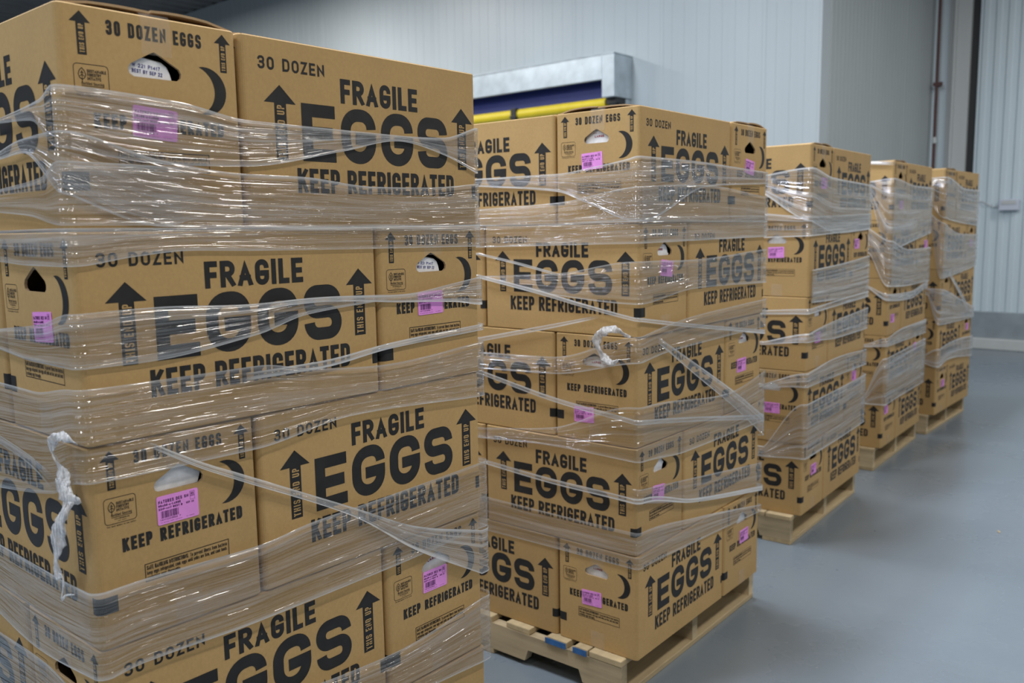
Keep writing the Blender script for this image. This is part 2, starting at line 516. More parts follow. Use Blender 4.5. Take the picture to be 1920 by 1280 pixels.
def outline(put, x0, x1, z0, z1, t, R=0.0):
    cs = [(x0, z0), (x1, z0), (x1, z1), (x0, z1)]
    if R == 0:
        put([(x0, z0), (x1, z0), (x1, z0 + t), (x0, z0 + t)]); put([(x0, z1 - t), (x1, z1 - t), (x1, z1), (x0, z1)])
        put([(x0, z0), (x0 + t, z0), (x0 + t, z1), (x0, z1)]); put([(x1 - t, z0), (x1, z0), (x1, z1), (x1 - t, z1)])
        return
    xm = (x0 + x1) / 2
    p = [(xm, z0), (x1, z0, 1), (x1, z1, 1), (x0, z1, 1), (x0, z0, 1), (xm, z0)]
    stroke(put, rounded(p, R, 4), t, 0, 0)

def circ3(a, b, c):
    ax, ay = a; bx, by = b; cx, cy = c
    d = 2 * (ax * (by - cy) + bx * (cy - ay) + cx * (ay - by))
    ux = ((ax * ax + ay * ay) * (by - cy) + (bx * bx + by * by) * (cy - ay) + (cx * cx + cy * cy) * (ay - by)) / d
    uy = ((ax * ax + ay * ay) * (cx - bx) + (bx * bx + by * by) * (ax - cx) + (cx * cx + cy * cy) * (bx - ax)) / d
    return ux, uy, math.hypot(ax - ux, ay - uy)

BUILD_HIDDEN = True

# ------------------------------------------------------------------ the room
def ribbed(name, a0, a1, z0, z1, depth, spacing, rib, plate, place, m, label, joints=0):
    """sheet wall: ribs standing out of a plate; place(a, d, z) -> point, a along the wall, d out of it"""
    b = MB()
    prof = []
    a = a0; k = 0
    while a < a1 - 1e-6:
        e = min(a + spacing, a1)
        c = (a + e) / 2
        if joints and k % joints == 0:
            prof += [(a, 0), (a + .004, -depth * 1.5), (a + .010, -depth * 1.5), (a + .014, 0)]
        else:
            prof += [(a, 0)]
        if e - a > rib * 1.5:
            prof += [(c - rib / 2, 0), (c - rib / 2 + depth, depth), (c + rib / 2 - depth, depth), (c + rib / 2, 0)]
        a = e; k += 1
    prof.append((a1, 0))
    for (p, d), (q, g) in zip(prof, prof[1:]):
        b.face([place(p, d, z0), place(q, g, z0), place(q, g, z1), place(p, d, z1)])
    # back and edges
    b.face([place(a0, -plate, z0), place(a0, -plate, z1), place(a1, -plate, z1), place(a1, -plate, z0)])
    for zz in (z0, z1):
        b.face([place(a0, 0, zz), place(a1, 0, zz), place(a1, -plate, zz), place(a0, -plate, zz)])
    for aa in (a0, a1):
        b.face([place(aa, 0, z0), place(aa, -plate, z0), place(aa, -plate, z1), place(aa, 0, z1)])
    o = obj(name, b.mesh(name, [m], normals=False))
    return struct(o, label)

CEIL = 5.2
b = MB(); b.box(-18, 9, -9, 12.2, -0.2, 0)
struct(obj('floor', b.mesh('floor', [M_FLOOR])), 'glossy grey epoxy warehouse floor')
ribbed('wall_back', -18, -1.78, 0, CEIL, .0022, .14, .07, .2, lambda a, d, z: (a, 7.5 - d, z), M_WALL, 'white ribbed panel wall with the roll-up door', joints=8)
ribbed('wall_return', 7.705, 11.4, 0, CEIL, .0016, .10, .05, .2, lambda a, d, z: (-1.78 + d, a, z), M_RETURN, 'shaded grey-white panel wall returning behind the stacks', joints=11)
ribbed('wall_right', -1.29, 9, 0.44, CEIL, .014, .13, .075, .12, lambda a, d, z: (a, 11.0 - d, z), M_WALL2, 'corrugated white steel wall beyond the aisle')
b = MB(); b.box(-1.98, -1.405, 11.35, 11.5, 0, CEIL); b.box(-1.45, -1.1, 12.0, 12.1, 0, CEIL); b.box(-1.78, -1.62, 11.0, 11.35, 0, CEIL)
struct(obj('wall_recess', b.mesh('wall_recess', [M_WALL2])), 'white corner column beside the pipe')
b = MB(); b.box(-1.62, -1.555, 10.99, 11.3, 0, CEIL); b.box(-1.555, -1.53, 10.93, 11.2, 0, CEIL); b.box(-1.53, -1.38, 10.97, 11.2, 0, CEIL)
struct(obj('slot_shade', (lambda q: (q.box(-1.38, -1.28, 11.04, 11.18, 0, CEIL), q.mesh('slot_shade', [M_BLACK]))[1])(MB())), 'black strip standing for the shade in the slot beside the corrugated wall')  # black box put in for the deep shade of the open slot
struct(obj('trim_1', b.mesh('trim_1', [M_TRIM], bevel=.004)), 'grey vertical jamb trim beside the corrugated wall')
b = MB(); b.box(-1.29, 9, 10.93, 11.12, 0, 0.44)
struct(obj('baseboard_right', b.mesh('baseboard_right', [M_CURB], bevel=.008)), 'blue-grey concrete curb under the corrugated wall')
b = MB(); b.box(-1.29, 9, 10.86, 10.93, 0, 0.13)
struct(obj('trim_2', b.mesh('trim_2', [M_CURB2], bevel=.01)), 'pale strip along the foot of the concrete curb')
b = MB()
zc = CEIL
for k in range(90):
    x = -18 + k * .3
    b.face([(x, -9, zc), (x, 12.2, zc), (x + .11, 12.2, zc), (x + .11, -9, zc)])
    b.face([(x + .11, -9, zc), (x + .11, 12.2, zc), (x + .14, 12.2, zc + .07), (x + .14, -9, zc + .07)])
    b.face([(x + .14, -9, zc + .07), (x + .14, 12.2, zc + .07), (x + .27, 12.2, zc + .07), (x + .27, -9, zc + .07)])
    b.face([(x + .27, -9, zc + .07), (x + .27, 12.2, zc + .07), (x + .3, 12.2, zc), (x + .3, -9, zc)])
b.box(-18, 9, -9, 12.2, zc + .1, zc + .2)
for y in (-4.5, 1.5):
    b.box(-18, 9, y - .08, y + .08, zc - .3, zc)
struct(obj('ceiling', b.mesh('ceiling', [M_CEIL], normals=False)), 'dark grey corrugated metal deck ceiling')

# roll-up door on the back wall
door = empty('roll_up_door', (-5.6, 7.5, 0))
tag(door, 'blue and yellow roll-up door with galvanised header on the white back wall', 'door')
def part(name, b, mats, parent, label=None, **kw):
    o = obj(name, b.mesh(name, mats, **kw), parent)
    o.matrix_parent_inverse = parent.matrix_basis.inverted()
    if label:
        o['label'] = label
    return o
b = MB(); b.box(-7.35, -3.965, 7.15, 7.17, 3.045, 3.30); b.box(-7.35, -3.81, 7.15, 7.5, 3.285, 3.305); b.box(-7.35, -3.965, 7.17, 7.20, 3.045, 3.06)
part('header_hood', b, [M_GALV], door, bevel=.004)
b = MB(); b.box(-3.965, -3.81, 7.15, 7.5, 2.86, 3.30)
part('end_cap', b, [M_GALV], door, bevel=.006)
b = MB(); b.box(-7.2, -4.06, 7.30, 7.312, 2.87, 3.16)
b.tube([(-7.2, 7.34, 3.16), (-4.0, 7.34, 3.16)], .10, 20)
part('curtain', b, [M_NAVY], door, 'navy blue fabric curtain')
b = MB(); b.tube([(-7.2, 7.31, 2.82), (-4.0, 7.31, 2.82)], .058, 18)
part('bottom_bar', b, [M_YELLOW], door, 'yellow padded bottom bar', smooth=False)
b = MB(); b.box(-5.30, -5.225, 7.235, 7.38, 2.755, 2.885); b.box(-5.315, -5.21, 7.23, 7.25, 2.78, 2.80)
part('bar_clip', b, [M_BLACK], door, bevel=.004)
b = MB(); b.box(-3.96, -3.83, 7.22, 7.40, 2.80, 2.86); b.tube([(-3.86, 7.3, 2.74), (-3.86, 7.3, 2.86)], .02, 8)
part('guide_bracket', b, [M_BLACK], door, bevel=.004)
b = MB(); b.box(-3.93, -3.83, 7.40, 7.5, 0, 2.86); b.box(-7.35, -7.25, 7.40, 7.5, 0, 2.86)
part('side_guide', b, [M_GALV], door, bevel=.004)

# pipe in the far corner
pp = empty('corner_pipe', (-1.70, 10.86, 0))
tag(pp, 'thin dark red-brown pipe running up the far corner column', 'pipe')
b = MB(); b.tube([(-1.70, 10.86, 0), (-1.70, 10.86, CEIL)], .019, 12)
part('pipe_run', b, [M_RUST], pp)
b = MB(); b.box(-1.735, -1.64, 10.835, 10.885, 3.12, 3.16); b.box(-1.72, -1.68, 10.88, 10.99, 3.125, 3.155)
part('pipe_clamp', b, [M_RUST], pp)
b = MB(); b.tube([(-1.70, 10.86, 2.45), (-1.70, 10.86, 2.52)], .026, 12)
part('pipe_coupling', b, [M_TRIM], pp)

# sensor box on the corrugated wall
sb = empty('sensor_box', (-0.87, 10.98, 1.70))
tag(sb, 'small pale sensor box with cable on the white corrugated wall', 'sensor')
b = MB(); b.box(-.98, -.77, 10.91, 10.985, 1.63, 1.76)
part('housing', b, [M_SENSOR], sb, bevel=.012)
b = MB(); b.box(-.95, -.80, 10.904, 10.912, 1.70, 1.745)
part('display_panel', b, [M_TRIM], sb, bevel=.003)
b = MB(); b.tube([(-1.29, 10.975, 1.735), (-1.17, 10.975, 1.745), (-1.10, 10.975, 1.70), (-1.04, 10.975, 1.675), (-.97, 10.975, 1.68)], .006, 6)
part('cable', b, [M_TRIM], sb)

# ------------------------------------------------------------------ egg case
L, W, H = .6231, .315, .3489
LB, WB, HB = .6172, .3092, .3466
CR = .012
HOLE = [(150, 287), (157, 290), (164, 287), (199, 267), (203, 260), (201.5, 252.5), (195, 247.5), (120, 247.5), (113, 251.5), (111, 259), (115, 267)]

def rrect(ins, seg=5):
    out = []
    for cx, cy, a0 in ((LB / 2 - CR, WB / 2 - CR, 0), (-LB / 2 + CR, WB / 2 - CR, 90), (-LB / 2 + CR, -WB / 2 + CR, 180), (LB / 2 - CR, -WB / 2 + CR, 270)):
        for k in range(seg + 1):
            a = math.radians(a0 + 90 * k / seg)
            out.append((cx + (CR - ins) * math.cos(a), cy + (CR - ins) * math.sin(a)))
    return out

def fx(a, b, e):   # +X end
    return (LB / 2 + e, (a - 157.5) / 1000, b / 1000)
def fxm(a, b, e):
    return (-LB / 2 - e, -(a - 157.5) / 1000, b / 1000)
def fy(a, b, e):   # -Y long side
    return ((a - 311.5) / 1000, -WB / 2 - e, b / 1000)
def fyp(a, b, e):
    return (-(a - 311.5) / 1000, WB / 2 + e, b / 1000)

def arrow(put, tipx, tipz, hl, hr, hz, sl, sr, bz):
    put([(hl, hz), (hr, hz), (tipx, tipz)])
    put([(sl, bz), (sr, bz), (sr, hz), (sl, hz)])

def end_print(ink, tan):
    arrow(ink, 39, 337, 22.5, 55, 320, 32.5, 46.5, 271)
    rot_text(tan, 'THIS END UP', 274, 317, 35.5, 43.5, 1.5, 1.2)
    arrow(ink, 284, 337, 268, 299, 321, 277.5, 290, 272)
    rot_text(tan, 'THIS END UP', 275, 317, 280, 287.5, 1.4, 1.2)
    text(ink, '30 DOZEN EGGS', 79, 243, 307, 330, 4.4, 3.6, .5)
    text(ink, 'KEEP REFRIGERATED', 50, 277, 160, 184, 5.4, 3.0, .5, space=.7)
    # crescent
    A, B, C, D = (236, 276), (286, 234), (237, 197.5), (264, 232)
    ox, oy, ro = circ3(A, B, C); ix, iy, ri = circ3(A, D, C)
    def arc(cx, cy, rr, p, q, n):
        a0 = math.atan2(p[1] - cy, p[0] - cx); a1 = math.atan2(q[1] - cy, q[0] - cx)
        return [(cx + rr * math.cos(a0 + (a1 - a0) * k / n), cy + rr * math.sin(a0 + (a1 - a0) * k / n)) for k in range(n + 1)]
    o_, i_ = arc(ox, oy, ro, A, C, 20), arc(ix, iy, ri, A, C, 20)
    for k in range(20):
        ink([o_[k], o_[k + 1], i_[k + 1], i_[k]])
    # forestry mark
    outline(ink, 24, 78, 213, 257, .9, 6)
    leaf = [(36.5, 251), (32.6, 246.5), (30.8, 241), (32.5, 236), (36.5, 233), (40.5, 236), (42.2, 241), (40.4, 246.5), (36.5, 251)]
    stroke(ink, [Vector(p) for p in leaf], 1.1, 0, 0)
    stroke(ink, [Vector((36.5, 247)), Vector((36.5, 227))], 1.0, 0, 0)
    stroke(ink, [Vector((33.2, 238)), Vector((36.5, 241)), Vector((39.8, 238))], .9, 0, 0)
    stroke(ink, [Vector((34, 242.5)), Vector((36.5, 245)), Vector((39, 242.5))], .9, 0, 0)
    text(ink, 'SUSTAINABLE', 44.5, 74.5, 244.5, 249.3, .8, .5, .4, 2)
    text(ink, 'FORESTRY', 44.5, 66, 238.7, 243.5, .8, .5, .4, 2)
    text(ink, 'INITIATIVE', 44.5, 66, 232.9, 237.7, .8, .5, .4, 2)
    text(ink, 'Certified Sourcing', 35, 70, 225.5, 230, .55, .45, .4, 2)
    ink([(35, 223.4), (70, 223.4), (70, 224.1), (35, 224.1)])
    text(ink, 'www.sfiprogram.org', 40, 65, 219.6, 222.2, .4, .3, .4, 1)
    text(ink, '--- -----', 46, 60, 215.4, 218.2, .7, .3, .4, 1)
    text(ink, 'This label applies to the carton', 26, 76, 208, 210.6, .35, .3, .4, 1)
    # safe handling panel
    outline(ink, 85, 246, 96, 128, 1.3)
    text(ink, 'SAFE HANDLING INSTRUCTIONS:', 88.5, 166, 116.5, 124, 1.15, .5, .4, 2)
    text(ink, 'To prevent illness from bacteria:', 169, 243, 116.5, 123.5, .85, .5, .4, 2)
    text(ink, 'keep eggs refrigerated, cook eggs until yolks are firm, and cook foods', 88.5, 241, 108, 114.6, .85, .4, .4, 2)
    text(ink, 'containing eggs thoroughly.', 88.5, 150, 99.5, 106, .85, .4, .4, 2)

def long_print(ink, tan):
    text(ink, '30 DOZEN', 38.5, 188, 289.5, 312.5, 4.2, 5.0, .5, 5)
    text(ink, 'FRAGILE', 226, 434, 244, 291.5, 10.2, 5.5, .5, 6)
    text(ink, 'EGGS', 130, 523, 127, 236, 24.5, 14, .5, 8)
    text(ink, 'KEEP REFRIGERATED', 115, 541, 66, 113, 9.2, 4.6, .5, 6, space=.45)
    arrow(ink, 83, 264, 48, 118, 231, 70, 96, 126)
    rot_text(tan, 'THIS END UP', 130, 227, 75, 91.5, 2.6, 3)
    arrow(ink, 570.5, 264, 538, 606, 231.5, 556.5, 584.5, 126.5)
    rot_text(tan, 'THIS END UP', 131, 227, 562, 579, 2.6, 3)

from mathutils.geometry import tessellate_polygon

def case_mesh():
    b = MB()
    rings = []
    e = .0022
    for z, ins in ((0, e), (e, 0), (HB - e, 0), (HB, e)):
        i = len(b.v)
        p = rrect(ins)
        b.v += [(x, y, z) for x, y in p]
        rings.append((i, len(p)))
    n = rings[0][1]
    # index of the flat on +X: between last point of corner 3 (index n-1) and first of corner 0 (index 0); -X: between 11 and 12
    ends = ((n - 1, 0), (n // 2 - 1, n // 2))
    for k in range(3):
        a, c = rings[k][0], rings[k + 1][0]
        for j in range(n):
            q = (j + 1) % n
            if k == 1 and (j, q) in ends:
                continue
            b.f.append((a + j, a + q, c + q, c + j)); b.m.append(0)
    b.f.append(tuple(rings[0][0] + j for j in reversed(range(n)))); b.m.append(0)
    b.f.append(tuple(rings[3][0] + j for j in range(n))); b.m.append(0)
    # end panels with handholes, inner walls and the cut rim
    T = .005
    for F, s in ((fx, 1), (fxm, -1)):
        ya = 157.5 - (WB / 2 - CR) * 1000; yb = 157.5 + (WB / 2 - CR) * 1000
        for dep, zlo, zhi, yl, yh, mi in ((0, e * 1000, (HB - e) * 1000, ya, yb, 0), (-T, 5, HB * 1000 - 5, 157.5 - WB * 500 + 5, 157.5 + WB * 500 - 5, 2)):
            outer = [(yl, zlo), (yh, zlo), (yh, zhi), (yl, zhi)]
            pts = outer + HOLE
            i = len(b.v)
            b.v += [F(p[0], p[1], dep) for p in pts]
            for t in tessellate_polygon([[Vector((p[0], p[1], 0)) for p in outer], [Vector((p[0], p[1], 0)) for p in HOLE]]):
                t = tuple(t)
                A, B, C = (pts[k] for k in t)
                ccw = (B[0] - A[0]) * (C[1] - A[1]) - (B[1] - A[1]) * (C[0] - A[0]) > 0
                b.f.append(tuple(i + k for k in (t if ccw == (mi == 0) else t[::-1]))); b.m.append(mi)
        for k in range(len(HOLE)):
            p, q = HOLE[k], HOLE[(k + 1) % len(HOLE)]
            b.face([F(p[0], p[1], 0), F(q[0], q[1], 0), F(q[0], q[1], -T), F(p[0], p[1], -T)], 2)
    x, y = LB / 2 - T, WB / 2 - T
    b.face([(-x, -y, T), (x, -y, T), (x, y, T), (-x, y, T)], 2)
    b.face([(-x, -y, HB - T), (-x, y, HB - T), (x, y, HB - T), (x, -y, HB - T)], 2)
    b.face([(-x, -y, T), (-x, -y, HB - T), (x, -y, HB - T), (x, -y, T)], 2)
    b.face([(-x, y, T), (x, y, T), (x, y, HB - T), (-x, y, HB - T)], 2)
    # print
    for F, pr in ((fx, end_print), (fxm, end_print), (fy, long_print), (fyp, long_print)):
        lift = [0]
        def ink(pts, F=F, lift=lift):       # overlapping strokes lie microns apart, like layers of ink
            lift[0] = (lift[0] + 1) % 60
            b.face([F(p[0], p[1], .0004 + lift[0] * 4e-6) for p in pts], 1)
        pr(ink, lambda pts, F=F: b.face([F(p[0], p[1], .0008) for p in pts], 0))
    # registration mark wrapping the corner, end left edge / long side right edge
    prof = rrect(-.0004, 5)
    for sgn in (1, -1):
        c = [Vector(q) for q in prof[18:24]]           # corner at (+L/2, -W/2): from long side round to the end
        c = [Vector((LB / 2 - .020, -WB / 2 - .0004))] + c + [Vector((LB / 2 + .0004, -WB / 2 + .033))]
        for p, q in zip(c, c[1:]):
            b.face([(sgn * p.x, sgn * p.y, .062), (sgn * q.x, sgn * q.y, .062), (sgn * q.x, sgn * q.y, .091), (sgn * p.x, sgn * p.y, .091)], 1)
    return b.mesh('carton_body', [M_KRAFT, M_INK, M_EDGE], normals=False)
ME_CASE = case_mesh()

def label_mesh():
    b = MB()
    w, h, q = .0385, .0255, .003
    pts = []
    for cx, cz, a0 in ((w - q, h - q, 0), (-w + q, h - q, 90), (-w + q, -h + q, 180), (w - q, -h + q, 270)):
        for k in range(4):
            a = math.radians(a0 + 30 * k)
            pts.append((cx + q * math.cos(a), cz + q * math.sin(a)))
    b.face([(.0012, y, z) for y, z in pts], 0)
    for p, q2 in zip(pts, pts[1:] + pts[:1]):
        b.face([(.0012, p[0], p[1]), (.0004, p[0], p[1]), (.0004, q2[0], q2[1]), (.0012, q2[0], q2[1])], 0)
    put = lambda P: b.face([(.0015, p[0] / 1000, p[1] / 1000) for p in P], 1)
    text(put, 'NATURES DES', -36, 8, 12.5, 18.5, 1.25, 1.1, .45, 3)
    text(put, 'SN', 12, 20, 13, 18.5, 1.2, 1.0, .45, 3)
    outline(put, 23, 32, 14, 22, .5); outline(put, 23, 32, 7, 13.5, .4)
    text(put, '03', 25, 30, 15.5, 20, .9, .8, .45, 2)
    text(put, 'GRADE-A-LARGE', -36, 5, 6.5, 10.5, 1.1, .8, .45, 3)
    text(put, '221P-1417 BEST B', -36, 8, .8, 4.6, 1.0, .7, .45, 3)
    text(put, 'SEP 22', 15, 30, 1.6, 5, .8, .7, .45, 2)
    rnd = random.Random(3); x = -32.0
    while x < 0:
        g = rnd.choice((.5, .8, 1.2)); put([(x, -14), (x + g, -14), (x + g, -1.5), (x, -1.5)]); x += g + rnd.choice((.5, .7, 1.1))
    text(put, '1411100352 7', -34, 4, -18.3, -15.2, .5, .7, .45, 2)
    text(put, '-- ------- ----- ---------', -33, 6, -22.5, -20.6, .6, .3, .45, 1)
    text(put, '-- -----', 14, 29, -22, -20.4, .6, .3, .45, 1)
    return b.mesh('shipping_label', [M_PINK, M_VIOLET], normals=False)
ME_LABEL = label_mesh()

def tape_mesh(prof):
    b = MB()
    for p, q in zip(prof, prof[1:]):
        b.face([(p[0], -.022, p[1]), (p[0], .030, p[1]), (q[0], .030, q[1]), (q[0], -.022, q[1])])
    return b.mesh('packing_tape', [M_TAPE], normals=False)
_e = LB / 2 + .0010
ME_TAPE_TAB = tape_mesh([(_e, HB - .062), (_e, HB - .001)])
ME_TAPE_FOOT = tape_mesh([(_e, .001), (_e, .058)])
_half = [(_e, HB - .062), (_e, HB - .004), (_e - .005, HB + .004), (_e - .03, HB + .0125), (_e - .10, HB + .0145)]
ME_TAPE_TOP = tape_mesh(_half + [(-x, z) for x, z in reversed(_half)])

def flap_mesh(s, seed):
    """a top flap hinged on a long side, lifting a little towards the middle"""
    b = MB()
    rnd = random.Random(seed)
    n, m = 14, 6
    x0 = LB / 2 - .006
    lift = .009 if s > 0 else .005
    def z(i, j):
        u = i / n; v = j / m
        return HB - .0036 + .0046 * min(1, v * 3) + lift * math.sin(v * math.pi * .72) * (.35 + .65 * abs(2 * u - 1)) + .001 * math.sin(u * 5 + seed) * v
    T = .004
    def P(i, j, t):
        x = -x0 + 2 * x0 * i / n
        y = s * (WB / 2 - .003 - (WB / 2 - .005) * j / m)
        return (x, y, z(i, j) + t)
    for i in range(n):
        for j in range(m):
            b.face([P(i, j, T), P(i + 1, j, T), P(i + 1, j + 1, T), P(i, j + 1, T)], 0)
            b.face([P(i, j, 0), P(i, j + 1, 0), P(i + 1, j + 1, 0), P(i + 1, j, 0)], 1)
    for i in range(n):
        for j in (0, m):
            b.face([P(i, j, 0), P(i + 1, j, 0), P(i + 1, j, T), P(i, j, T)], 1)
    for j in range(m):
        for i in (0, n):
            b.face([P(i, j, 0), P(i, j + 1, 0), P(i, j + 1, T), P(i, j, T)], 1)
    return b.mesh('top_flap', [M_KRAFT, M_EDGE])
ME_FLAP = [flap_mesh(1, 1), flap_mesh(-1, 2)]

# ------------------------------------------------------------------ egg carton (seen through handholes)
def carton_mesh(kind):
    b = MB()
    # cross-section (x, z) rings along y; front at y = 0
    def ring(k, zt):
        hw = .056 * k
        base = [(-.78, 0), (-.80, .012), (-.95, .030), (-1.08, .034), (-1.08, .038), (-.97, .040), (-.90, .052), (-.80, .062), (-.62, .068), (0, .071)]
        pts = [(x * hw, z * zt + .002) for x, z in base]
        return pts + [(-x, z) for x, z in reversed(pts[:-1])]
    ys = [(0.004, .86, .93), (0, .93, .96), (.006, 1.0, 1.0), (.10, 1.0, 1.0), (.20, 1.0, 1.0), (.206, .93, .97)]
    rs = []
    for y, k, zt in ys:
        i = len(b.v); p = ring(k, zt)
        b.v += [(x, y, z) for x, z in p]; rs.append((i, len(p)))
    for (a, n), (c, _) in zip(rs[1:], rs[2:]):
        for j in range(n):
            b.f.append((a + j, a + (j + 1) % n, c + (j + 1) % n, c + j)); b.m.append(0)
    b.f.append(tuple(rs[1][0] + j for j in range(rs[1][1]))); b.m.append(0)
    b.f.append(tuple(rs[-1][0] + j for j in reversed(range(rs[-1][1])))); b.m.append(0)
    put = lambda P: b.face([(p[0] / 1000, -.0006, p[1] / 1000) for p in P], 1)
    if kind == 'large':
        text(put, 'LARGE', -16, 18, 49, 56, 1.6, 1.6, .4, 3)
        text(put, '---- -- -----', -22, 24, 60, 62.5, .8, .6, .4, 2)
    elif kind == 'code':
        text(put, 'W 221 P1417', -18, 30, 54, 60, 1.0, 1.2, .4, 2)
        text(put, 'BEST BY SEP 22', -18, 34, 45, 51, 1.0, 1.0, .4, 2)
    return b.mesh('egg_carton', [M_PULP, M_RED if kind == 'large' else M_BLUEINK], bevel=0, normals=False)
ME_CARTON = {'large': carton_mesh('large'), 'code': carton_mesh('code'), 'plain': carton_mesh('plain')}

# ------------------------------------------------------------------ stacks
PAL = [  # origin x, y, turn of each loaded pallet
    (0, 0, 0), (-.0167, 1.6657, .0276), (-.1669, 3.3414, .0521), (-.2845, 4.8584, .0429), (-.3003, 6.0361, -.0006)]
PNAME = ['nearest', 'second', 'third', 'fourth', 'farthest']
LNAME = ['top layer', 'second layer down', 'middle layer', 'fourth layer down', 'bottom layer']
SHIFT = {  # small slips of the layers, metres, top layer first
    0: [(.003, .003), (.005, -.001), (.000, -.002), (-.004, -.003), (0, 0)],
    1: [(.003, .003), (.002, .003), (-.005, 0), (-.003, -.006), (.003, -.006)],
    2: [(.002, 0), (.004, .002), (0, -.002), (-.003, -.003), (-.003, 0)],
    3: [(.006, .002), (.004, .002), (0, 0), (-.004, 0), (-.007, -.002)],
    4: [(0, 0), (.002, 0), (0, 0), (-.002, 0), (0, 0)]}
# pink labels: pallet, layer (1 = top), face, from the left (mm), height (mm), tilt (degrees)
LABELS = {(0, 1, 'R'): (151, 174, -4), (0, 2, 'R'): (151, 178, 1), (0, 2, 'L'): (178, 189, 3), (0, 3, 'R'): (152, 214, 0), (0, 4, 'R'): (151, 226, -1),
 (1, 1, 'L'): (141, 194, 3), (1, 1, 'R'): (156, 198, -7), (1, 2, 'R'): (170, 206, -6), (1, 3, 'L'): (116, 86, 2), (1, 3, 'R'): (137, 166, 1),
 (1, 4, 'R'): (143, 177, -6), (1, 5, 'L'): (138, 168, 3), (1, 5, 'R'): (175, 192, 0), (2, 1, 'R'): (180, 175, 0), (2, 2, 'L'): (155, 206, 2),
 (2, 2, 'R'): (95, 229, 0), (2, 3, 'R'): (163, 147, 0), (2, 4, 'L'): (160, 163, 0), (2, 4, 'R'): (150, 222, 0), (2, 5, 'R'): (165, 197, 0),
 (3, 1, 'R'): (190, 90, 0), (3, 2, 'R'): (220, 187, 0), (3, 3, 'R'): (120, 100, 0), (3, 4, 'R'): (80, 207, 0), (3, 5, 'R'): (90, 230, 0),
 (4, 2, 'R'): (150, 169, 0), (4, 4, 'R'): (176, 220, 0), (4, 5, 'R'): (180, 212, 0)}
# cartons showing in handholes: kind, from the left (mm), base height (mm), tilt
CARTONS = {(0, 1, 'R'): ('code', 137, 208, -3), (0, 2, 'R'): ('code', 137, 208, -4), (0, 3, 'R'): ('plain', 157, 228, 6), (0, 4, 'R'): ('large', 157, 218, 4),
 (1, 1, 'L'): ('large', 162, 214, 0), (1, 2, 'R'): ('large', 140, 212, 0), (1, 3, 'L'): ('large', 158, 205, 0), (1, 3, 'R'): ('large', 148, 210, 0),
 (1, 4, 'R'): ('plain', 140, 222, 8), (1, 5, 'L'): ('large', 156, 216, 0), (1, 5, 'R'): ('plain', 150, 212, 0), (2, 2, 'L'): ('plain', 157, 220, 0),
 (2, 3, 'R'): ('code', 150, 214, 0), (2, 4, 'L'): ('plain', 157, 216, 0), (2, 4, 'R'): ('code', 150, 208, 0)}
ZB = .14

def layer_type(k, ly):
    return 'BA'[(ly + 1 + (k == 1)) % 2]

def slots(t):
    """role, centre u, centre v, turn (0: long along the face to the left, 1: long along the aisle)"""
    if t == 'A':
        return [('corner', W / 2, L / 2, 1), ('far', L / 2, L + W / 2, 0), ('left', W + L / 2, W / 2, 0),
                ('back', W + L / 2, 1.5 * W - .003, 0), ('back', L + L / 2, L + W / 2 + .003, 0), ('back', W + L + W / 2, L / 2, 1)]
    return [('corner', L / 2, W / 2, 0), ('far', W / 2, W + L / 2, 1), ('left', L + L / 2, W / 2, 0),
            ('back', W + L / 2, 1.5 * W, 0), ('back', W + L / 2, 2.5 * W, 0), ('back', W + L + W / 2, W + L / 2, 1)]

